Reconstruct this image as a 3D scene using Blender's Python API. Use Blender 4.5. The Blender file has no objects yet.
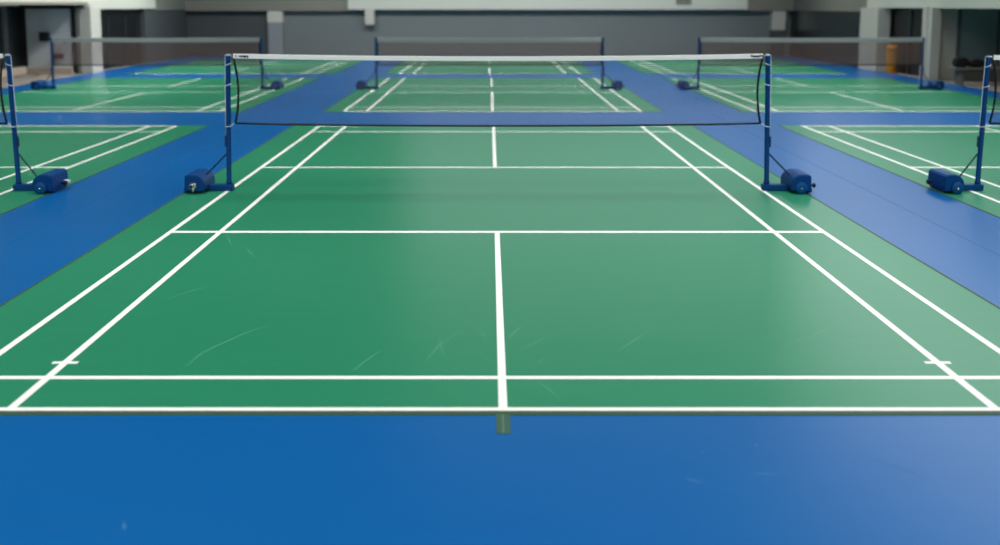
import bpy, bmesh, math, random
from mathutils import Vector, Matrix

random.seed(4)
SC = bpy.context.scene
COL = SC.collection
PI = math.pi

# ------------------------------------------------------------------ camera
TILT = math.radians(8.0)
cam_d = bpy.data.cameras.new('camera')
cam = bpy.data.objects.new('camera', cam_d)
COL.objects.link(cam)
cam.location = (0, 0, 2.077)
cam.rotation_euler = (PI / 2 - TILT, 0, 0)
cam_d.sensor_width = 36.0
cam_d.lens = 39.94
cam_d.shift_x = 0.0105
cam_d.shift_y = -0.1116
cam_d.clip_end = 200
cam_d.dof.use_dof = True
cam_d.dof.focus_distance = 8.8
cam_d.dof.aperture_fstop = 1.05
SC.camera = cam

# ------------------------------------------------------------------ world, view, lamps
w = bpy.data.worlds.new('world')
SC.world = w
w.use_nodes = True
w.node_tree.nodes['Background'].inputs[0].default_value = (0.75, 0.82, 0.9, 1)
w.node_tree.nodes['Background'].inputs[1].default_value = 0.3
SC.view_settings.view_transform = 'Standard'
SC.view_settings.look = 'None'
SC.view_settings.gamma = 1
SC.view_settings.use_curve_mapping = False
SC.view_settings.exposure = 0.0


def area(name, loc, rot, sx, sy, power, col=(1, 1, 1)):
    d = bpy.data.lights.new(name, 'AREA')
    d.shape = 'RECTANGLE'
    d.size, d.size_y, d.energy, d.color = sx, sy, power, col
    o = bpy.data.objects.new(name, d)
    o.location = loc
    o.rotation_euler = rot
    COL.objects.link(o)
    return o


CEIL = 10.5          # ceiling height
LMP = 7.5            # hanging height of the lamps
LAMP, SIDE_SHEEN, WASH, BACK_SHEEN_Y, FRONT = 126, 1350, 135, 45.45, 140
for yy, fy in ((-3, .4), (3, .55), (9, .85), (15, 1), (21, 1), (27, 1.05), (33, 1.05), (39, 1)):   # rows of louvred hall lamps under the ceiling
    for xx in (-9, -3, 3, 9):
        lamp = area('ceiling_lamp', (xx, yy, LMP), (0, 0, 0), 2.4, 1.2, LAMP * fy, (1.0, 0.985, 0.95))
        lamp.data.spread = math.radians(95)
for xx in (-9, -3, 3, 9):                            # added fill behind the viewer, brightens surfaces facing the camera
    lamp = area('fill_lamp', (xx, -4.5, LMP), (math.radians(55), 0, 0), 2.4, 0.8, FRONT, (1.0, 0.985, 0.95))
    lamp.data.spread = math.radians(80)
for xx in (-8, -2.7, 2.7, 8):                        # added fill aimed at the back wall to brighten it
    lamp = area('fill_lamp', (xx, 36.0, LMP), (math.radians(56), 0, 0), 2.4, 0.8, WASH * (0.7 if xx > 5 else 1.0), (1.0, 0.985, 0.95))
    lamp.data.spread = math.radians(100)
for yy in (27, 32.5, 38):                            # added fill that lifts the side walls
    for sx in (-1, 1):
        lamp = area('fill_lamp', (sx * 5.5, yy, LMP), (0, math.radians(-sx * 52), 0), 0.8, 2.4, WASH * (1.15 if sx < 0 else 0.25), (1.0, 0.985, 0.95))
        lamp.data.spread = math.radians(90)
# added area light for the mid-floor sheen; back wall has no window
area('sheen_light', (4.0, BACK_SHEEN_Y, 8.1), (-PI / 2, 0, 0), 15, 4.2, 230, (0.95, 0.975, 1.0))
# added area light for the sheen on the right; no window built
area('sheen_light', (12.15, 25, 8.1), (0, PI / 2, 0), 4.4, 37, SIDE_SHEEN, (0.95, 0.975, 1.0))


# ------------------------------------------------------------------ materials
def lin(r, g, b):
    f = lambda c: (c / 255 / 12.92) if c / 255 <= 0.04045 else ((c / 255 + 0.055) / 1.055) ** 2.4
    return (f(r), f(g), f(b))


def mat(name, col, rough=0.5, metal=0.0, spec=0.5, var=0.0, scale=(4, 4, 4), bump=0.0, emit=None):
    m = bpy.data.materials.new(name)
    m.use_nodes = True
    nt = m.node_tree
    b = nt.nodes['Principled BSDF']
    b.inputs['Roughness'].default_value = rough
    b.inputs['Metallic'].default_value = metal
    b.inputs['Specular IOR Level'].default_value = spec
    b.inputs['Base Color'].default_value = (*col, 1)
    if var or bump:
        tc = nt.nodes.new('ShaderNodeTexCoord')
        mp = nt.nodes.new('ShaderNodeMapping')
        mp.inputs['Scale'].default_value = scale
        nz = nt.nodes.new('ShaderNodeTexNoise')
        nz.inputs['Scale'].default_value = 1.0
        nz.inputs['Detail'].default_value = 5.0
        nt.links.new(tc.outputs['Object'], mp.inputs[0])
        nt.links.new(mp.outputs[0], nz.inputs['Vector'])
        if var:
            mx = nt.nodes.new('ShaderNodeMix')
            mx.data_type = 'RGBA'
            mx.inputs[6].default_value = (*[c * (1 - var) for c in col], 1)
            mx.inputs[7].default_value = (*[min(1, c * (1 + var)) for c in col], 1)
            nt.links.new(nz.outputs['Fac'], mx.inputs[0])
            nt.links.new(mx.outputs[2], b.inputs['Base Color'])
        if bump:
            bp = nt.nodes.new('ShaderNodeBump')
            bp.inputs['Strength'].default_value = bump
            bp.inputs['Distance'].default_value = 0.01
            nt.links.new(nz.outputs['Fac'], bp.inputs['Height'])
            nt.links.new(bp.outputs[0], b.inputs['Normal'])
    return m


M = {}
M['green'] = mat('court_green', (0.018, 0.222, 0.112), 0.325, 0, 0.4, 0.06, (1.5, 9, 1), 0.05)
M['blue'] = mat('floor_blue', (0.0008, 0.102, 0.335), 0.325, 0, 0.4, 0.05, (1.2, 6, 1), 0.04)
M['blue'].node_tree.nodes['Principled BSDF'].inputs['Specular Tint'].default_value = (0.55, 0.8, 1.0, 1)
M['white'] = mat('line_white', (0.86, 0.88, 0.86), 0.5, 0, 0.3, 0.03, (3, 3, 3))
M['edge'] = mat('mat_edge_olive', (0.03, 0.075, 0.03), 0.6, 0, 0.4, 0.2, (5, 5, 5))
M['scratch'] = mat('scratch_pale_green', (0.095, 0.335, 0.20), 0.5, 0, 0.4, 0.05, (9, 9, 9))
M['scuff'] = mat('scuff_pale_blue', (0.12, 0.28, 0.50), 0.5, 0, 0.4, 0.05, (9, 9, 9))
M['seam'] = mat('seam_blue', (0.0015, 0.075, 0.24), 0.5, 0, 0.4, 0.05, (9, 9, 9))
M['seampale'] = mat('seam_pale_blue', (0.006, 0.125, 0.37), 0.45, 0, 0.4, 0.05, (9, 9, 9))
M['patch'] = mat('patch_olive', (0.035, 0.10, 0.065), 0.6, 0, 0.4, 0.25, (30, 30, 30))
M['patchline'] = mat('patch_pale_line', (0.13, 0.27, 0.19), 0.6)
M['concrete'] = mat('concrete_grey', lin(134, 128, 120), 0.7, 0, 0.3, 0.12, (2, 2, 2))
M['steel'] = mat('painted_blue_steel', (0.001, 0.036, 0.150), 0.42, 0, 0.3, 0.08, (12, 12, 12))
M['cast'] = mat('cast_blue_weight', (0.001, 0.042, 0.175), 0.48, 0, 0.3, 0.10, (14, 14, 14), 0.05)
M['wheel'] = mat('wheel_blue_rubber', (0.002, 0.055, 0.185), 0.5, 0, 0.3, 0.1, (20, 20, 20))
for k in ('steel', 'cast', 'wheel'):
    M[k].node_tree.nodes['Principled BSDF'].inputs['Specular Tint'].default_value = (0.3, 0.6, 1.0, 1)
M['black'] = mat('black_cord', (0.004, 0.005, 0.008), 0.6, 0, 0.3, 0.1, (20, 20, 20))
M['rod'] = mat('dark_steel_rod', (0.003, 0.012, 0.05), 0.4, 0, 0.5, 0.1, (20, 20, 20))
M['chrome'] = mat('chrome_clamp', (0.75, 0.72, 0.66), 0.25, 0.9, 0.5, 0.05, (20, 20, 20))
M['rope'] = mat('white_rope', (0.52, 0.60, 0.70), 0.7, 0, 0.3, 0.1, (40, 40, 40))
M['tape'] = mat('net_white_tape', (0.80, 0.80, 0.82), 0.6, 0, 0.3, 0.04, (10, 10, 10))
M['greytape'] = mat('net_grey_tape', lin(160, 160, 165), 0.7, 0, 0.3, 0.06, (10, 10, 10))
M['mesh'] = mat('net_mesh_brown', lin(118, 94, 94), 0.8, 0, 0.2, 0.1, (10, 10, 10))
M['ink'] = mat('tape_ink', (0.006, 0.006, 0.008), 0.6)
M['upper'] = mat('wall_pale_grey', lin(196, 198, 190), 0.7, 0, 0.3, 0.04, (1, 1, 1))
M['fascia'] = mat('fascia_dark_grey', lin(122, 125, 118), 0.7, 0, 0.3, 0.08, (1, 1, 1))
M['fasciab'] = mat('fascia_brown_grey', lin(124, 121, 114), 0.7, 0, 0.3, 0.08, (1, 1, 1))
M['panel'] = mat('panel_grey', lin(106, 114, 114), 0.65, 0, 0.3, 0.05, (1, 1, 1))
M['paneldark'] = mat('panel_dark_grey', lin(72, 77, 79), 0.65, 0, 0.3, 0.06, (1, 1, 1))
M['column'] = mat('column_pale', lin(186, 186, 178), 0.7, 0, 0.3, 0.05, (2, 2, 2))
M['columnlow'] = mat('column_grey_lower', lin(128, 134, 138), 0.7, 0, 0.3, 0.05, (2, 2, 2))
M['darkglass'] = mat('dark_glazing', lin(34, 42, 44), 0.25, 0, 0.5, 0.1, (1, 1, 1))
M['tealpanel'] = mat('teal_grey_panel', lin(125, 146, 148), 0.5, 0, 0.4, 0.06, (2, 2, 2))
M['blackdoor'] = mat('black_door', lin(14, 14, 17), 0.4, 0, 0.5, 0.1, (2, 2, 2))
M['frame'] = mat('frame_grey', lin(84, 92, 96), 0.5, 0, 0.4, 0.06, (3, 3, 3))
M['doorgrey'] = mat('door_blue_grey', lin(190, 198, 204), 0.5, 0, 0.4, 0.05, (2, 2, 2))
M['tan'] = mat('plinth_tan', lin(176, 164, 150), 0.7, 0, 0.3, 0.1, (3, 3, 3))
M['orange'] = mat('orange_plastic', (0.80, 0.33, 0.008), 0.45, 0, 0.5, 0.06, (6, 6, 6))
M['orangedark'] = mat('orange_plastic_lid', (0.70, 0.27, 0.006), 0.45, 0, 0.5, 0.06, (6, 6, 6))
M['bag'] = mat('black_bag_cloth', (0.008, 0.008, 0.010), 0.8, 0, 0.3, 0.2, (20, 20, 20), 0.2)
M['strap'] = mat('bag_strap', (0.02, 0.016, 0.015), 0.7)
M['bench'] = mat('bench_grey', lin(112, 110, 104), 0.6, 0, 0.4, 0.08, (6, 6, 6))
M['red'] = mat('red_box', (0.07, 0.010, 0.014), 0.45, 0, 0.5, 0.06, (9, 9, 9))
M['speaker'] = mat('speaker_black', (0.008, 0.010, 0.014), 0.6, 0, 0.4, 0.1, (9, 9, 9))
M['grille'] = mat('speaker_grille', (0.02, 0.022, 0.026), 0.5, 0.3, 0.4, 0.2, (60, 60, 60))
M['high'] = mat('wall_high_dark_green', (0.03, 0.045, 0.04), 0.8, 0, 0.2, 0.06, (1, 1, 1))
M['ceiling'] = mat('ceiling_dark', (0.08, 0.085, 0.09), 0.8, 0, 0.2, 0.04, (1, 1, 1))


# ------------------------------------------------------------------ mesh helpers
def new():
    return bmesh.new()


def add_box(bm, x0, x1, y0, y1, z0, z1, mi=0, bev=0.0):
    t = bmesh.new()
    bmesh.ops.create_cube(t, size=1)
    bmesh.ops.scale(t, vec=(abs(x1 - x0), abs(y1 - y0), abs(z1 - z0)), verts=t.verts)
    bmesh.ops.translate(t, vec=((x0 + x1) / 2, (y0 + y1) / 2, (z0 + z1) / 2), verts=t.verts)
    if bev:
        bmesh.ops.bevel(t, geom=list(t.edges), offset=bev, segments=2, affect='EDGES', profile=0.6)
    merge(bm, t, mi)


def merge(bm, t, mi=0):
    vm = {}
    for v in t.verts:
        vm[v] = bm.verts.new(v.co)
    for f in t.faces:
        try:
            nf = bm.faces.new([vm[v] for v in f.verts])
            nf.material_index = mi
            nf.smooth = f.smooth
        except ValueError:
            pass
    t.free()


def add_tube(bm, pts, r, n=8, mi=0, cap=True):
    pts = [Vector(p) for p in pts]
    rs = r if isinstance(r, (list, tuple)) else [r] * len(pts)
    rings = []
    for i, p in enumerate(pts):
        a = pts[max(0, i - 1)]
        b = pts[min(len(pts) - 1, i + 1)]
        d = (b - a).normalized()
        up = Vector((0, 0, 1)) if abs(d.z) < 0.9 else Vector((0, 1, 0))
        u = d.cross(up).normalized()
        v = d.cross(u).normalized()
        rings.append([bm.verts.new(p + (u * math.cos(2 * PI * k / n) + v * math.sin(2 * PI * k / n)) * rs[i]) for k in range(n)])
    for i in range(len(rings) - 1):
        for k in range(n):
            f = bm.faces.new([rings[i][k], rings[i][(k + 1) % n], rings[i + 1][(k + 1) % n], rings[i + 1][k]])
            f.material_index = mi
            f.smooth = n > 5
    if cap:
        for q in (rings[0][::-1], rings[-1]):
            bm.faces.new(q).material_index = mi


def add_lathe(bm, prof, origin=(0, 0, 0), axis='Z', n=24, mi=0):
    """prof: list of (radius, height) turned about axis through origin."""
    o = Vector(origin)
    rings = []
    for (r, h) in prof:
        ring = []
        for k in range(n):
            a = 2 * PI * k / n
            if axis == 'Z':
                p = Vector((r * math.cos(a), r * math.sin(a), h))
            elif axis == 'Y':
                p = Vector((r * math.cos(a), h, r * math.sin(a)))
            else:
                p = Vector((h, r * math.cos(a), r * math.sin(a)))
            ring.append(bm.verts.new(o + p))
        rings.append(ring)
    for i in range(len(rings) - 1):
        for k in range(n):
            f = bm.faces.new([rings[i][k], rings[i][(k + 1) % n], rings[i + 1][(k + 1) % n], rings[i + 1][k]])
            f.material_index = mi
            f.smooth = True
    bm.faces.new(rings[0][::-1]).material_index = mi
    bm.faces.new(rings[-1]).material_index = mi


def add_prism(bm, prof, y0, y1, mi=0, bev=0.0):
    """prof: (x, z) outline extruded along y."""
    t = bmesh.new()
    a = [t.verts.new((x, y0, z)) for x, z in prof]
    b = [t.verts.new((x, y1, z)) for x, z in prof]
    n = len(prof)
    for k in range(n):
        f = t.faces.new([a[k], a[(k + 1) % n], b[(k + 1) % n], b[k]])
    t.faces.new(a[::-1])
    t.faces.new(b)
    bmesh.ops.recalc_face_normals(t, faces=t.faces)
    if bev:
        es = [e for e in t.edges if abs(e.verts[0].co.y - e.verts[1].co.y) < 1e-6]
        bmesh.ops.bevel(t, geom=es, offset=bev, segments=2, affect='EDGES', profile=0.6)
    merge(bm, t, mi)


def obj(name, bm, mats, parent=None, loc=None):
    bmesh.ops.recalc_face_normals(bm, faces=bm.faces)
    me = bpy.data.meshes.new(name)
    bm.to_mesh(me)
    bm.free()
    for m in (mats if isinstance(mats, (list, tuple)) else [mats]):
        me.materials.append(m)
    o = bpy.data.objects.new(name, me)
    COL.objects.link(o)
    if parent:
        o.parent = parent
    if loc:
        o.location = loc
    return o


def tag(o, label, cat, group=None):
    o['label'] = label
    o['category'] = cat
    if group:
        o['group'] = group
    return o


def thing(name, label, cat, loc, group=None):
    o = bpy.data.objects.new(name, None)
    o.empty_display_size = 0.1
    COL.objects.link(o)
    o.location = loc
    return tag(o, label, cat, group)


def struct(name, bm, mats, parent=None, label=None):
    o = obj(name, bm, mats, parent)
    if parent is None:
        o['kind'] = 'structure'
    if label:
        o['label'] = label
    return o


def ribbon(bm, pts, w, z, mi):
    pts = [Vector((p[0], p[1], z)) for p in pts]
    L, R = [], []
    for i, p in enumerate(pts):
        d = (pts[min(len(pts) - 1, i + 1)] - pts[max(0, i - 1)]).normalized()
        nrm = Vector((-d.y, d.x, 0)) * (w / 2 * (0.35 if i in (0, len(pts) - 1) else 1.0))
        L.append(bm.verts.new(p + nrm))
        R.append(bm.verts.new(p - nrm))
    for i in range(len(pts) - 1):
        bm.faces.new([L[i], R[i], R[i + 1], L[i + 1]]).material_index = mi


# ------------------------------------------------------------------ room shell
HX = 12.4          # side walls
BY = 46.0          # back wall
FY = -6.0          # wall behind the viewer

bm = new()
add_box(bm, -16, 16, FY - 0.4, BY + 1.2, -0.30, -0.012)
struct('floor_concrete', bm, M['concrete'])
bm = new()
add_box(bm, -12.3, 12.3, FY, BY - 0.05, -0.012, 0.0)
for x, mi in ((-4.22, 3), (4.27, 2)):
    ribbon(bm, [(x, FY + 0.2), (x, 10), (x, 20), (x, 32)], 0.012, 0.0006, mi)
for l in ([(0.873, 4.673), (0.93, 4.625)], [(0.979, 4.967), (1.019, 4.971)], [(1.171, 4.726), (1.287, 4.715)],
          [(1.277, 5.066), (1.266, 5.018)], [(-1.481, 4.245), (-1.461, 4.191)]):
    ribbon(bm, [l[0], ((l[0][0] + l[1][0]) / 2, (l[0][1] + l[1][1]) / 2), l[1]], 0.006, 0.0006, 1)
ribbon(bm, [(1.762, 4.875), (1.861, 4.772), (1.939, 4.666)], 0.006, 0.0006, 2)
struct('floor', bm, [M['blue'], M['scuff'], M['seam'], M['seampale']])

bm = new()
add_box(bm, -16, 16, FY - 0.4, BY + 1.2, CEIL, CEIL + 0.2)
struct('ceiling', bm, M['ceiling'])

# wall behind the viewer
bm = new()
add_box(bm, -16, 16, FY - 0.3, FY, -0.012, CEIL)
struct('wall_front', bm, M['high'])

# unseen upper walls, made dark so they add no sheen to the floor
ZB = 2.4
bm = new()
add_box(bm, -HX - 0.3, -HX + 0.01, FY, BY, ZB, CEIL)
struct('wall_left_upper', bm, M['high'])
bm = new()
add_box(bm, HX - 0.01, HX + 0.3, FY, BY, ZB, CEIL)
struct('wall_right_upper', bm, M['high'])
bm = new()
add_box(bm, -HX, HX, BY - 0.46, BY, ZB, CEIL)
struct('wall_back_upper', bm, M['high'])

# --- left side wall: solid near part, gallery wall above, alcove, bays
bm = new()
add_box(bm, -HX - 0.3, -HX, FY, 25.0, -0.012, 2.4)                 # near solid wall
add_box(bm, -HX - 0.3, -HX, 25.0, 34.3, 2.08, 2.4)                # gallery wall over the alcove
add_box(bm, -HX - 0.3, -HX, 34.3, 41.6, 1.95, 2.4)                # over the dark doorway
add_box(bm, -14.9, -HX - 0.3, 25.0, 34.5, 2.10, 2.4)               # alcove soffit
add_box(bm, -14.9, -12.3, 24.7, 25.0, -0.012, 2.4)                 # near end of the alcove
add_box(bm, -HX - 0.3, -HX + 0.14, 25.0, 34.2, 2.08, 2.16, 1)      # lip under the gallery, shaded edge put into its darker grey
struct('wall_left', bm, [M['upper'], M['fasciab']])
bm = new()
add_box(bm, -HX - 0.3, -HX, 41.6, BY, 1.88, 2.4)
add_box(bm, -HX - 0.6, -HX - 0.05, 40.4, BY, -0.012, 1.95, 1)
struct('wall_left_rear', bm, [M['fascia'], M['paneldark']])
# alcove end wall and its door, dark glazing along the alcove
bm = new()
add_box(bm, -14.9, -12.25, 34.3, 34.55, -0.012, 2.10)
struct('wall_left_alcove', bm, M['column'])
bm = new()
add_box(bm, -14.19, -12.81, 34.22, 34.30, 0.16, 1.96)
add_box(bm, -12.81, -12.69, 34.20, 34.30, -0.01, 2.0, 1)
add_box(bm, -14.42, -14.19, 34.20, 34.30, -0.01, 2.0, 1)
add_box(bm, -14.42, -12.69, 34.20, 34.30, 1.96, 2.08, 1)
add_box(bm, -14.19, -12.81, 34.12, 34.30, -0.01, 0.16, 2)
d = struct('door_1', bm, [M['doorgrey'], M['blackdoor'], M['tan']])
bm = new()
add_tube(bm, [(-12.95, 34.21, 0.92), (-12.95, 34.16, 0.92), (-13.07, 34.16, 0.92)], 0.012, 8)
struct('door_handle', bm, M['chrome'], d)
bm = new()
add_box(bm, -14.62, -14.42, 25.0, 34.2, 0.20, 2.10)
wn = struct('window_1', bm, M['darkglass'])
bm = new()
for y0, y1 in ((33.0, 33.3), (30.6, 30.8), (28.2, 28.4), (25.0, 25.2)):
    add_box(bm, -14.45, -14.36, y0, y1, 0.20, 2.10)
add_box(bm, -14.45, -14.36, 25.0, 34.2, 2.02, 2.10)
struct('window_frame', bm, M['frame'], wn)
bm = new()
add_box(bm, -14.62, -14.2, 25.0, 34.12, -0.012, 0.20)
struct('window_sill', bm, M['tan'], wn)
# pillar and the doorway behind it, recess darkness put into its black
bm = new()
add_box(bm, -12.55, -12.2, 34.2, 35.1, -0.012, 1.98)
struct('trim_1', bm, M['column'])
bm = new()
add_box(bm, -13.1, -12.62, 35.1, 40.4, -0.012, 1.95)
dd = struct('door_2', bm, M['blackdoor'])
bm = new()
for y0, y1 in ((36.9, 37.0), (38.6, 38.75), (39.9, 40.0)):
    add_box(bm, -12.63, -12.60, y0, y1, -0.012, 1.7)
struct('door_frame', bm, M['darkglass'], dd)

# --- right side wall
bm = new()
add_box(bm, HX, HX + 0.3, FY, 22.0, -0.012, 2.4)
add_box(bm, HX, HX + 0.3, 22.0, 36.8, 1.99, 2.4)
add_box(bm, HX + 0.3, 15.2, 22.0, 31.2, 2.02, 2.3)
add_box(bm, HX, 15.2, 21.7, 22.0, -0.012, 2.3)
struct('wall_right', bm, [M['upper']])
bm = new()
add_box(bm, HX, HX + 0.3, 36.8, BY, 1.86, 2.4)
add_box(bm, HX - 0.02, HX + 0.6, 36.8, BY, -0.012, 1.86, 1)
struct('wall_right_rear', bm, [M['fasciab'], M['darkglass']])
bm = new()
add_box(bm, 12.2, 15.2, 31.2, 31.5, -0.012, 2.02)
struct('wall_right_alcove', bm, M['column'])
bm = new()
add_box(bm, 13.12, 15.0, 31.12, 31.2, 0.1, 2.0)
wn = struct('window_2', bm, M['tealpanel'])
bm = new()
add_box(bm, 13.06, 13.12, 31.08, 31.2, 0.0, 2.0)
add_box(bm, 14.15, 14.22, 31.08, 31.2, 0.1, 2.0)
struct('window_frame', bm, M['frame'], wn)
bm = new()
add_box(bm, 14.95, 15.2, 22.0, 31.2, -0.012, 2.02)
struct('wall_right_outer', bm, M['paneldark'])
bm = new()
add_box(bm, 12.24, 12.50, 30.95, 31.25, -0.012, 2.0)
struct('trim_2', bm, M['column'])
bm = new()
add_box(bm, 12.22, 12.62, 35.2, 36.85, -0.012, 1.99)
struct('trim_3', bm, M['column'])
bm = new()
add_box(bm, 12.70, 12.95, 31.5, 35.9, -0.012, 1.99)
dd = struct('door_3', bm, M['blackdoor'])
bm = new()
add_box(bm, 12.66, 12.72, 33.6, 33.75, -0.012, 1.95)
add_box(bm, 12.66, 12.72, 32.5, 32.6, -0.012, 1.95, 1)
struct('door_frame', bm, [M['darkglass'], M['panel']], dd)

# --- back wall
bm = new()
add_box(bm, -5.76, 10.5, BY - 0.45, BY, 1.894, 2.4)
struct('wall_back', bm, M['upper'])
bm = new()
add_box(bm, -HX - 0.3, -5.76, BY - 0.25, BY, 1.98, 2.4, 0)
add_box(bm, -HX - 0.1, -5.76, BY - 0.35, BY, 1.84, 1.98, 1)
add_box(bm, 10.5, HX + 0.3, BY - 0.35, BY, 1.84, 2.4, 1)
struct('wall_back_fascia', bm, [M['fascia'], M['fasciab']])
bm = new()
add_box(bm, -HX - 0.3, -9.0, BY, BY + 0.25, -0.012, 2.2, 1)
add_box(bm, -9.0, HX + 0.3, BY, BY + 0.25, -0.012, 2.2, 0)
struct('wall_back_lower', bm, [M['panel'], M['paneldark']])
for i, (x0, x1, zs) in enumerate(((-9.07, -8.45, 1.38), (11.55, 12.1, 1.06))):
    bm = new()
    add_box(bm, x0, x1, BY - 0.32, BY, zs, 1.90, 0)
    add_box(bm, x0 + 0.01, x1 - 0.01, BY - 0.31, BY, -0.012, zs, 1)
    struct('trim_%d' % (4 + i), bm, [M['column'], M['columnlow'] if i == 0 else M['paneldark']])
bm = new()
add_box(bm, -5.08, -4.70, BY - 0.45, BY, 1.26, 1.90, 0, 0.04)
struct('trim_6', bm, M['column'])

# ------------------------------------------------------------------ court mats
ZL = 0.0035


def court(cx, x0, x1, y0, y1, base0, lsv0, ssv0, ssv1, lsv1, base1, label, widths, front=False, marks=None, hw=3.015, hi=2.555, sides=(-1, 1)):
    """green mat with painted lines; cx centre line, the numbers are distances down the hall."""
    bm = new()
    add_box(bm, x0, x1, y0, y1, 0.0, 0.003)
    for l in (marks or []):
        ribbon(bm, l, 0.008, 0.0036, 1)
    c = obj('court_mat', bm, [M['green'], M['scratch']])
    tag(c, label, 'badminton court', 'green badminton court mats on the blue floor')
    t = 0.047
    wb0, wl0, ws0, ws1, wl1, wb1 = widths
    bm = new()
    ys, ye = base0 - wb0 / 2, (base1 + wb1 / 2 if base1 else y1 - 0.1)

    def cross(y, w, a=-hw, b=hw):
        if y is not None:
            add_box(bm, cx + a - t / 2, cx + b + t / 2, y - w / 2, y + w / 2, 0.003, ZL)
    for y, w in ((base0, wb0), (lsv0, wl0), (ssv0, ws0), (ssv1, ws1), (lsv1, wl1), (base1, wb1)):
        cross(y, w)
    for s in sides:
        for q in (hw, hi):
            add_box(bm, cx + s * q - t / 2, cx + s * q + t / 2, ys, ye, 0.003, ZL + 0.0002)
    if ssv0:
        add_box(bm, cx - 0.023, cx + 0.023, ys, ssv0, 0.003, ZL + 0.0004)
    if ssv1:
        add_box(bm, cx - 0.023, cx + 0.023, ssv1, ye, 0.003, ZL + 0.0004)
    if front:
        for s in (-1, 1):
            add_box(bm, cx + s * hi - 0.075, cx + s * hi + 0.075, 6.25, 6.29, 0.003, ZL + 0.0003)
    obj('line_marking', bm, M['white'], c)
    bm = new()
    e = 0.022
    for a, b in ((x0 - e, x0), (x1, x1 + e)):
        add_box(bm, a, b, y0, y1, 0.0, 0.0034)
    add_box(bm, x0 - e, x1 + e, y0 - 0.002, y0 + (0.075 if front else 0.01), 0.0, 0.0034)
    obj('edge_trim', bm, M['edge'], c)
    return c


SCR = [[(-0.787, 6.099), (-0.73, 6.30), (-0.664, 6.476)], [(-0.382, 6.258), (-0.311, 6.607), (-0.156, 6.959)],
       [(-0.319, 6.778), (-0.30, 6.6), (-0.271, 6.381)], [(-0.07, 6.959), (-0.045, 6.85), (-0.016, 6.709)],
       [(-0.105, 6.425), (-0.02, 6.35), (0.04, 6.27)], [(0.115, 6.72), (0.164, 6.9), (0.256, 7.11)],
       [(0.114, 6.444), (0.28, 6.641), (0.371, 6.814)], [(0.273, 6.228), (0.30, 6.31), (0.329, 6.381)],
       [(0.263, 5.96), (0.32, 5.824), (0.38, 5.64)], [(0.199, 9.754), (0.23, 9.5), (0.259, 9.242)],
       [(0.773, 6.476), (0.9, 6.7), (1.036, 6.922)], [(0.954, 7.11), (1.03, 6.99), (1.095, 6.886)],
       [(-1.756, 6.203), (-1.733, 6.449), (-1.563, 6.855), (-1.38, 7.116)],
       [(-2.404, 9.939), (-2.33, 9.72), (-2.252, 9.476)], [(-2.093, 9.343), (-2.03, 9.2), (-1.951, 9.003)],
       [(-2.29, 7.698), (-2.2, 7.9), (-2.072, 8.055)], [(1.144, 6.805), (1.206, 6.68), (1.416, 6.805)],
       [(1.951, 8.174), (2.05, 8.45), (2.18, 8.653)], [(1.805, 6.612), (2.037, 6.784), (2.292, 7.1)],
       [(2.47, 8.6), (2.44, 8.45), (2.42, 8.3)]]
W1 = (0.048, 0.052, 0.085, 0.07, 0.07, 0.07)
W2 = (0.09, 0.06, 0.06, 0.06, 0.06, 0.06)
R1 = (5.515, 6.008, 10.051, 14.161, 18.227, 19.097)
R2 = (21.80, 22.635, 26.60, 28.6, None, None)
R3 = (33.85, None, 37.0, 39.5, None, None)
N2 = dict(hw=2.93, hi=2.48)
N3 = dict(hw=2.74, hi=2.33)
court(0.07, -3.39, 3.51, 5.437, 19.19, *R1, 'large green court mat in the foreground, with scratches and net across its middle', W1, True, SCR)
court(-8.435, -11.9, -4.90, 5.437, 19.19, *R1, 'green court mat cut off by the left edge of the photo, beside the front court', W1)
court(8.435, 5.04, 11.9, 5.437, 19.19, *R1, 'green court mat cut off by the right edge of the photo, beside the front court', W1)
court(0.06, -3.26, 3.41, 21.66, 31.85, *R2, 'middle green court mat seen through the front net, second row', W2, **N2)
court(-8.25, -11.3, -4.88, 21.66, 31.85, *R2, 'second-row green court mat on the left, under the far left net', W2, sides=(1,), **N2)
court(8.17, 4.98, 11.3, 21.66, 31.85, *R2, 'second-row green court mat on the right, under the far right net', W2, sides=(-1,), **N2)
court(0.0, -3.2, 3.2, 33.77, 42.4, *R3, 'narrow-looking green court mat farthest back in the middle, by the grey wall', W2, **N3)
court(-8.05, -11.0, -4.75, 33.77, 42.4, *R3, 'green court mat farthest back on the left, near the black doorway', W2, sides=(1,), **N3)
court(8.05, 4.75, 11.0, 33.77, 42.4, *R3, 'green court mat farthest back on the right, near the dark right corner', W2, sides=(-1,), **N3)

bm = new()
add_box(bm, 0.033, 0.105, 5.186, 5.445, 0.0, 0.0037, 0)
add_box(bm, 0.066, 0.070, 5.19, 5.44, 0.0037, 0.004, 1)
tag(obj('floor_patch', bm, [M['patch'], M['patchline']]),
    'small olive tape patch on blue floor at the end of the front centre line', 'tape')


# ------------------------------------------------------------------ net posts
def arc(cx, cz, r, a0, a1, n):
    return [(cx + r * math.cos(a0 + (a1 - a0) * i / n), cz + r * math.sin(a0 + (a1 - a0) * i / n)) for i in range(n + 1)]


LEAN = 0.035        # the taut net draws the poles slightly inwards


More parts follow.
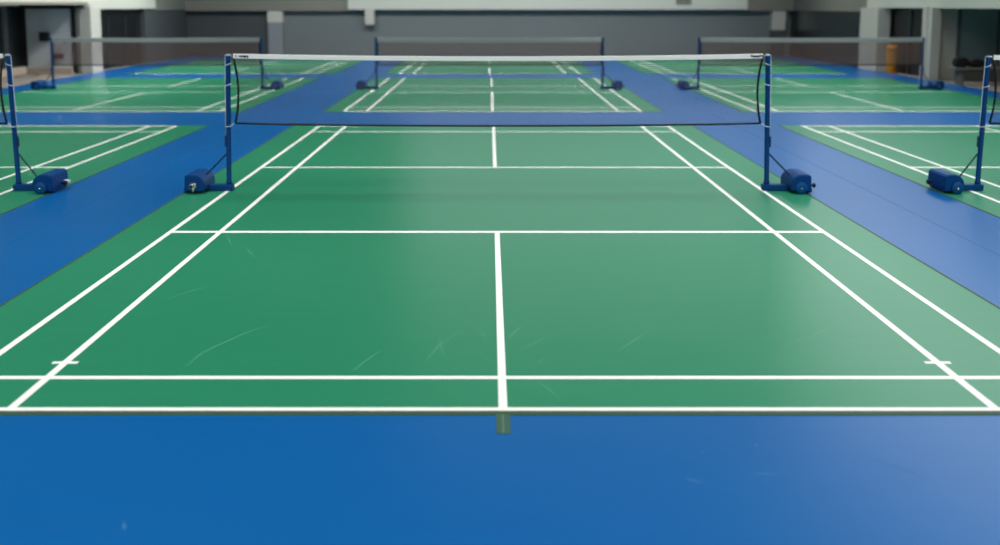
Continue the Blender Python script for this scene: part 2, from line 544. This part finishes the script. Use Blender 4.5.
def net_post(x, y, o, h, label, style, near=True):
    """o = +1: the weight lies to the +x side. style: 'wheel', 'crank'."""
    t = thing('net_post', label, 'net post', (x, y, 0), 'blue wheeled badminton posts')
    X = lambda u: o * u
    # foot beam, upright
    bm = new()
    add_box(bm, X(-0.05), X(0.30), -0.055, 0.055, 0.008, 0.075, 0, 0.008)
    add_box(bm, X(0.26), X(0.46), -0.20, 0.20, 0.012, 0.06, 0, 0.006)
    obj('foot_beam', bm, M['steel'], t)
    bm = new()
    add_lathe(bm, [(0.034, 0.07), (0.034, 0.10), (0.028, 0.12), (0.0275, h - 0.06), (0.0275, h - 0.015), (0.022, h), (0.010, h + 0.004)], n=20)
    ln = LEAN if near else 0.0
    for v in bm.verts:
        v.co.x -= o * ln * max(0, v.co.z - 0.08) / h
    obj('pole', bm, M['steel'], t)
    bm = new()
    lx = 0.35 * LEAN if near else 0
    add_box(bm, X(0.022 - lx), X(0.044 - lx), -0.014, 0.014, h - 1.02 if near else h - 0.85, h - 0.90 if near else h - 0.75, 0, 0.004)
    obj('cord_cleat', bm, M['rod'], t)
    # brace
    be = (0.245, 0.19) if abs(x) < 4 else (0.23, 0.13)
    bm = new()
    add_tube(bm, [(X(0.02), 0, 0.42), (X(0.03), 0, 0.405), (X(be[0]), 0, be[1]), (X(be[0] + 0.03), 0, be[1] - 0.02)], 0.010, 8)
    obj('brace_rod', bm, M['rod'], t)
    # counterweight: flat outer side, domed side towards the pole
    du = -0.03 if abs(x) < 4 and near else 0.0
    prof = [(0.255, 0.03), (0.245, 0.07)] + arc(0.365, 0.098, 0.12, PI, PI / 2, 8) + [(0.445, 0.214), (0.468, 0.195), (0.474, 0.075), (0.462, 0.03)]
    prof = [(a + du, b) for a, b in prof]
    wpr = [(X(a), b) for a, b in prof]
    bm = new()
    add_prism(bm, wpr, -0.235, 0.235, 0, 0.010)
    wb = obj('counterweight', bm, M['cast'], t)
    # end plates, slightly raised
    for s in (-1, 1):
        c = (0.36 + du, 0.12)
        pp = [(X(c[0] + (a - c[0]) * 0.93), c[1] + (b - c[1]) * 0.93) for a, b in prof]
        bm = new()
        add_prism(bm, pp, s * 0.232, s * 0.246, 0, 0.003)
        obj('end_plate', bm, M['steel'], wb)
    wu = (0.35 if o > 0 else 0.335) + du
    for s in ((-1, 1) if style == 'wheel' else (1,)):
        bm = new()
        y0 = s * 0.244
        add_lathe(bm, [(0.058, y0), (0.066, y0 + s * 0.006), (0.066, y0 + s * 0.030), (0.058, y0 + s * 0.036), (0.040, y0 + s * 0.036), (0.036, y0 + s * 0.040)],
                  (X(wu), 0, 0.070), 'Y', 24)
        wh = obj('wheel', bm, M['wheel'], t)
        bm = new()
        add_lathe(bm, [(0.010, y0 + s * 0.038), (0.010, y0 + s * 0.046), (0.005, y0 + s * 0.049)], (X(wu), 0, 0.070), 'Y', 12)
        obj('hub_bolt', bm, M['chrome'], wh)
    if style == 'crank':
        bm = new()
        add_lathe(bm, [(0.040, -0.246), (0.040, -0.262), (0.026, -0.266), (0.026, -0.285), (0.018, -0.289)], (X(0.375 + du), 0, 0.09), 'Y', 20)
        add_tube(bm, [(X(0.355 + du), -0.275, 0.10), (X(0.335 + du), -0.288, 0.125)], 0.012, 8)
        add_tube(bm, [(X(0.365 + du), -0.28, 0.085), (X(0.362 + du), -0.29, 0.03)], [0.012, 0.009], 8)
        cl = obj('crank_clamp', bm, M['chrome'], t)
        bm = new()
        add_lathe(bm, [(0.021, -0.284), (0.021, -0.291), (0.012, -0.293)], (X(0.378 + du), 0, 0.092), 'Y', 16)
        obj('crank_socket', bm, M['black'], cl)
    else:
        bm = new()
        yk = 0.10 if o < 0 else (0.02 if x < 0 else -0.16)
        add_tube(bm, [(X(0.47 + du), yk, 0.085), (X(0.505 + du), yk, 0.085)], 0.011, 8)
        add_lathe(bm, [(0.014, o * (0.500 + du)), (0.026, o * (0.508 + du)), (0.026, o * (0.528 + du)), (0.016, o * (0.536 + du))], (0, yk, 0.085), 'X', 14)
        obj('clamp_knob', bm, M['black'], t)
        if x < 0 and near:
            bm = new()
            add_lathe(bm, [(0.018, o * 0.470), (0.024, o * 0.478), (0.024, o * 0.525), (0.02, o * 0.535)], (0, 0.12, 0.085), 'X', 14)
            obj('white_roller', bm, M['rope'], t)['label'] = 'white roller on the weight'
    return t


H1, H2 = 1.518, 1.285
YN, Y2 = 12.37, 27.6
FXL, FXR = -2.94, 3.128
pfl = net_post(FXL, YN, -1, H1, 'blue post at the left end of the front net, crank on its weight', 'crank')
pfr = net_post(FXR, YN, 1, H1, 'blue post at the right end of the front net, round wheel facing viewer', 'wheel')
pl = net_post(-5.315, YN, 1, H1, 'blue post nearest the left edge of the photo, white roller on its weight', 'wheel')
pr = net_post(5.51, YN, -1, H1, 'blue post nearest the right edge of the photo, leaning brace on its left', 'wheel')
bcl = net_post(-2.81, Y2, -1, H2, 'distant blue post at left end of the middle back net', 'wheel', False)
bcr = net_post(2.81, Y2, 1, H2, 'distant blue post at right end of the middle back net', 'wheel', False)
bll = net_post(-5.65, Y2, 1, H2, 'distant blue post at right end of the left back net', 'wheel', False)
brr = net_post(5.19, Y2, -1, H2, 'distant blue post at left end of the right back net', 'wheel', False)
bl0 = net_post(-10.85, Y2, -1, H2, 'farthest left blue post, under the black speaker by grey door', 'wheel', False)
br0 = net_post(10.74, Y2, 1, H2, 'farthest right blue post, before the pale pillar and black door', 'wheel', False)


# ------------------------------------------------------------------ nets
def net(xl, xr, y, ztop, zbot, tape_h, sag, pitch, cord, tape_m, label, front, gap=0.035, letters=False, ends=(None, None)):
    t = thing('badminton_net', label, 'net', ((xl + xr) / 2, y, 0), 'badminton nets strung between blue posts')
    half = (xr - xl) / 2
    a = half - 0.0275 - gap - (0.030 if front else 0)          # half length of the netting

    def dz(x):
        return -sag * (1 - (x / a) ** 2)
    zb = ztop - tape_h
    bow = 0.045 if front else 0.0     # side cords bow inwards

    def zlow(x):
        return zbot - (0.03 if front else 0.0) * max(0.0, 1 - (x / a) ** 2) ** 0.8

    def lim(f):
        return a - bow * 4 * f * (1 - f)
    # netting: woven cords
    bm = new()
    nv = int(2 * a / pitch)
    for i in range(1, nv):
        x = -a + 2 * a * i / nv
        z0, z1 = zlow(x), zb + dz(x)
        # clip at the bowed side cords
        k0 = 0.0
        k1 = 1.0
        if bow and abs(x) > a - bow:
            q = math.sqrt(max(0, 1 - (a - abs(x)) / bow))
            for (s0, s1) in ((0.0, (1 - q) / 2), ((1 + q) / 2, 1.0)):
                if s1 - s0 > 0.02:
                    add_tube(bm, [(x, 0, z0 + (z1 - z0) * s0), (x, 0, z0 + (z1 - z0) * s1)], cord / 2, 4, 0, False)
            continue
        add_tube(bm, [(x, 0, z0), (x, 0, z1)], cord / 2, 4, 0, False)
    nh = int((zb - zbot) / pitch)
    for j in range(1, nh):
        f = j / nh
        l = lim(f)
        pts = []
        for k in range(13):
            x = -l + 2 * l * k / 12
            pts.append((x, 0, zlow(x) + (zb + dz(x) - zlow(x)) * f))
        add_tube(bm, pts, cord / 2, 4, 0, False)
    obj('netting', bm, M['mesh'], t)
    # top tape, a folded band with thickness
    bm = new()
    N = 24
    sec = [(-0.006, 0), (-0.006, -tape_h), (0.006, -tape_h), (0.006, 0), (0, 0.004)]
    rings = []
    for k in range(N + 1):
        x = -a + 2 * a * k / N
        rings.append([bm.verts.new((x, p[0], ztop + dz(x) + p[1])) for p in sec])
    for k in range(N):
        for q in range(5):
            bm.faces.new([rings[k][q], rings[k][(q + 1) % 5], rings[k + 1][(q + 1) % 5], rings[k + 1][q]])
    bm.faces.new(rings[0])
    bm.faces.new(rings[-1][::-1])
    tp = obj('top_tape', bm, tape_m, t)
    if letters:
        for side in (-1, 1):
            zc = ztop - tape_h * 0.45

            def S(pts, r=0.0078):
                bm = new()
                add_tube(bm, [(q[0], -0.0075, zc + dz(q[0]) + q[1]) for q in pts], r, 6)
                obj('letter', bm, M['ink'], tp)
            x0 = -a + 0.03 if side < 0 else a - 0.09
            if side < 0:
                S([(x0 - 0.004, 0.0), (x0 + 0.006, 0.0)], 0.012)
                S([(x0 + 0.032, 0.001), (x0 + 0.040, 0.0)], 0.008)
                S([(x0 + 0.048, 0.008), (x0 + 0.052, -0.006), (x0 + 0.062, -0.007), (x0 + 0.066, 0.008)])
                S([(x0 + 0.082, 0.007), (x0 + 0.074, 0.0), (x0 + 0.082, -0.008), (x0 + 0.088, 0.007), (x0 + 0.090, -0.009)])
                S([(x0 + 0.098, -0.018), (x0 + 0.100, 0.008), (x0 + 0.112, 0.006), (x0 + 0.110, -0.004), (x0 + 0.102, -0.005)])
                S([(x0 + 0.120, 0.008), (x0 + 0.124, -0.004), (x0 + 0.134, 0.008), (x0 + 0.128, -0.018)])
            else:
                x0 -= 0.03
                S([(x0 - 0.014, 0.014), (x0 - 0.004, 0.002), (x0 + 0.006, 0.014), (x0 - 0.002, -0.010)], 0.007)
                S([(x0 + 0.020, 0.006), (x0 + 0.020, -0.010)])
                S([(x0 + 0.032, -0.010), (x0 + 0.034, 0.006), (x0 + 0.044, 0.004), (x0 + 0.046, -0.010)])
                S([(x0 + 0.058, -0.006), (x0 + 0.064, 0.006), (x0 + 0.074, 0.0), (x0 + 0.066, -0.009), (x0 + 0.058, -0.006)])
                S([(x0 + 0.082, -0.008), (x0 + 0.094, 0.012), (x0 + 0.104, 0.010), (x0 + 0.116, -0.010)], 0.007)
    # bottom and side cords
    bm = new()
    rc = 0.011 if front else 0.015
    add_tube(bm, [(-a + 2 * a * k / 20, 0, zlow(-a + 2 * a * k / 20)) for k in range(21)], rc, 8)
    obj('bottom_cord', bm, M['black'], t)
    for s in (-1, 1):
        bm = new()
        add_tube(bm, [(s * lim(k / 10), 0, zbot + (zb - zbot) * k / 10) for k in range(11)], 0.0125 if front else 0.014, 8)
        obj('side_cord', bm, M['black'], t)
    # ties round the poles
    for s, post in zip((-1, 1), ends):
        if post is None:
            continue
        px = 0.0
        a_l = -s * (half - a - 0.016)            # end of the netting, seen from the pole
        def lean(z):
            return -s * (LEAN if front else 0) * (z / H1)
        if front:
            for z, sl in ((ztop - 0.012, 0.0), (ztop - 0.10, 0.03), (ztop - 0.33, 0.025), (zbot - 0.03, 0.012)):
                pts = [(px + lean(z) - s * 0.031 * math.cos(PI * k / 8), -0.036 * math.sin(PI * k / 8), z - sl * k / 8) for k in range(9)]
                if z > ztop - 0.05 or z < zbot:
                    tgt = (a_l, 0, zb + 0.02 if z > ztop - 0.05 else zbot)
                    pts = [tgt] + pts
                bm = new()
                add_tube(bm, pts, 0.0055, 6)
                obj('tie_cord', bm, M['rope'], post)
            # hauling line over the pole top and down its outer side
            bm = new()
            add_tube(bm, [(a_l, 0, ztop - 0.02), (px + lean(ztop) - s * 0.02, -0.004, ztop - 0.004), (px + lean(ztop) + s * 0.012, -0.004, ztop - 0.003),
                          (px + lean(ztop) + s * 0.033, -0.004, ztop - 0.024), (px + lean(ztop - .15) + s * 0.034, -0.004, ztop - 0.15), (px + lean(ztop - .6) + s * 0.034, -0.004, ztop - 0.60), (px + lean(ztop - .89) + s * 0.034, 0, ztop - 0.89)],
                     0.0048, 6)
            obj('hauling_line', bm, M['rope'], post)
        else:
            for z in (ztop - 0.02, zbot):
                bm = new()
                add_tube(bm, [(a_l, 0, z), (px - s * 0.028, 0, z)], 0.006, 6)
                obj('tie_cord', bm, M['rope'], post)
    return t


net(FXL, FXR, YN, 1.537, 0.765, 0.047, 0.030, 0.024, 0.0019, M['tape'], 'front net with white top tape, spanning the foreground court', True, letters=True, ends=(pfl, pfr))
net(-5.315 - 6.11, -5.315, YN, 1.537, 0.765, 0.047, 0.030, 0.024, 0.0019, M['tape'], 'net running out of the photo on the left edge', True, ends=(None, pl))
net(5.51, 5.51 + 6.11, YN, 1.52, 0.765, 0.047, 0.030, 0.024, 0.0019, M['tape'], 'net running out of the photo on the right edge', True, ends=(pr, None))
net(-2.81, 2.81, Y2, 1.275, 0.60, 0.105, 0.012, 0.036, 0.0105, M['greytape'], 'brownish net with grey tape in the middle of the back row', False, gap=0.02, ends=(bcl, bcr))
net(-10.85, -5.65, Y2, 1.275, 0.60, 0.105, 0.012, 0.036, 0.0105, M['greytape'], 'brownish back net on the left, before the black doorway', False, gap=0.02, ends=(bl0, bll))
net(5.19, 10.74, Y2, 1.275, 0.60, 0.105, 0.012, 0.036, 0.0105, M['greytape'], 'brownish back net on the right, before the orange bin', False, gap=0.02, ends=(brr, br0))

# ------------------------------------------------------------------ small things along the walls
t = thing('waste_bin', 'tall orange bin standing by the black door at the right wall', 'bin', (12.44, 34.4, -0.012))
bm = new()
add_lathe(bm, [(0.135, 0.0), (0.15, 0.02), (0.175, 0.5), (0.18, 0.74), (0.185, 0.75)], n=28)
obj('bin_body', bm, M['orange'], t)
bm = new()
add_lathe(bm, [(0.188, 0.745), (0.192, 0.76), (0.185, 0.80), (0.14, 0.86), (0.06, 0.885), (0.02, 0.89)], n=28)
obj('lid', bm, M['orangedark'], t)

t = thing('bench', 'low grey bench at the right alcove, two black bags on it', 'bench', (13.2, 29.2, -0.012))
bm = new()
add_box(bm, -1.05, 1.3, -0.2, 0.2, 0.40, 0.47, 0, 0.01)
obj('seat', bm, M['bench'], t)
for x in (-0.85, 1.1):
    bm = new()
    add_box(bm, x - 0.05, x + 0.05, -0.16, 0.16, 0.0, 0.40, 0, 0.008)
    obj('leg', bm, M['bench'], t)
bm = new()
add_box(bm, -0.80, 1.05, 0.10, 0.14, 0.08, 0.40)
obj('front_panel', bm, M['bench'], t)


def bag(x, y, z, sx, sy, sz, label):
    t = thing('sports_bag', label, 'bag', (x, y, z), 'black bags on the bench')
    bm = new()
    prof = [(sx * math.copysign(abs(math.cos(a)) ** 0.6, math.cos(a)), sz / 2 + sz / 2 * math.copysign(abs(math.sin(a)) ** 0.6, math.sin(a))) for a in [2 * PI * k / 20 for k in range(20)]]
    add_prism(bm, prof, -sy, sy, 0, min(sy * 0.5, 0.05))
    obj('bag_body', bm, M['bag'], t)
    bm = new()
    add_tube(bm, [(-sx * 0.45, -sy * 0.3, sz * 0.97), (-sx * 0.3, -sy * 0.3, sz * 1.12), (sx * 0.3, -sy * 0.3, sz * 1.12), (sx * 0.45, -sy * 0.3, sz * 0.97)], 0.012, 6)
    obj('handle', bm, M['strap'], t)


bag(12.36, 29.2, 0.458, 0.17, 0.15, 0.26, 'black bag on the bench, nearer the pale pillar')
bag(12.74, 29.15, 0.458, 0.18, 0.15, 0.21, 'wider black bag on the bench, farther from the pillar')

t = thing('wall_speaker', 'black speaker box high beside the top of the farthest left post', 'speaker', (-13.62, 34.06, 0.98))
bm = new()
add_box(bm, -0.14, 0.14, 0.0, 0.20, 0.0, 0.28, 0, 0.012)
obj('speaker_box', bm, M['speaker'], t)
bm = new()
add_box(bm, -0.12, 0.12, -0.012, 0.004, 0.02, 0.26, 0, 0.005)
obj('speaker_grille', bm, M['grille'], t)

t = thing('first_aid_box', 'small dark red box on the grey door behind the left back net', 'box', (-13.20, 34.10, 0.45))
bm = new()
add_box(bm, -0.12, 0.12, 0.0, 0.13, 0.0, 0.15, 0, 0.012)
obj('box_body', bm, M['red'], t)
bm = new()
add_box(bm, -0.125, 0.125, -0.014, 0.002, -0.004, 0.154, 0, 0.006)
obj('lid', bm, M['red'], t)

t = thing('wall_vent', 'small dark vent on the pale beam at the top right of centre', 'vent', (7.9, BY - 0.45, 2.10))
bm = new()
for k in range(5):
    add_box(bm, -0.27, 0.27, -0.03, 0.0, 0.03 + k * 0.05, 0.06 + k * 0.05)
obj('vent_slats', bm, M['fasciab'], t)
bm = new()
for (a, b, c, d_) in ((-0.31, 0.31, 0.0, 0.03), (-0.31, 0.31, 0.27, 0.30), (-0.31, -0.27, 0.0, 0.30), (0.27, 0.31, 0.0, 0.30)):
    add_box(bm, a, b, -0.035, 0.0, c, d_)
obj('vent_frame', bm, M['fascia'], t)
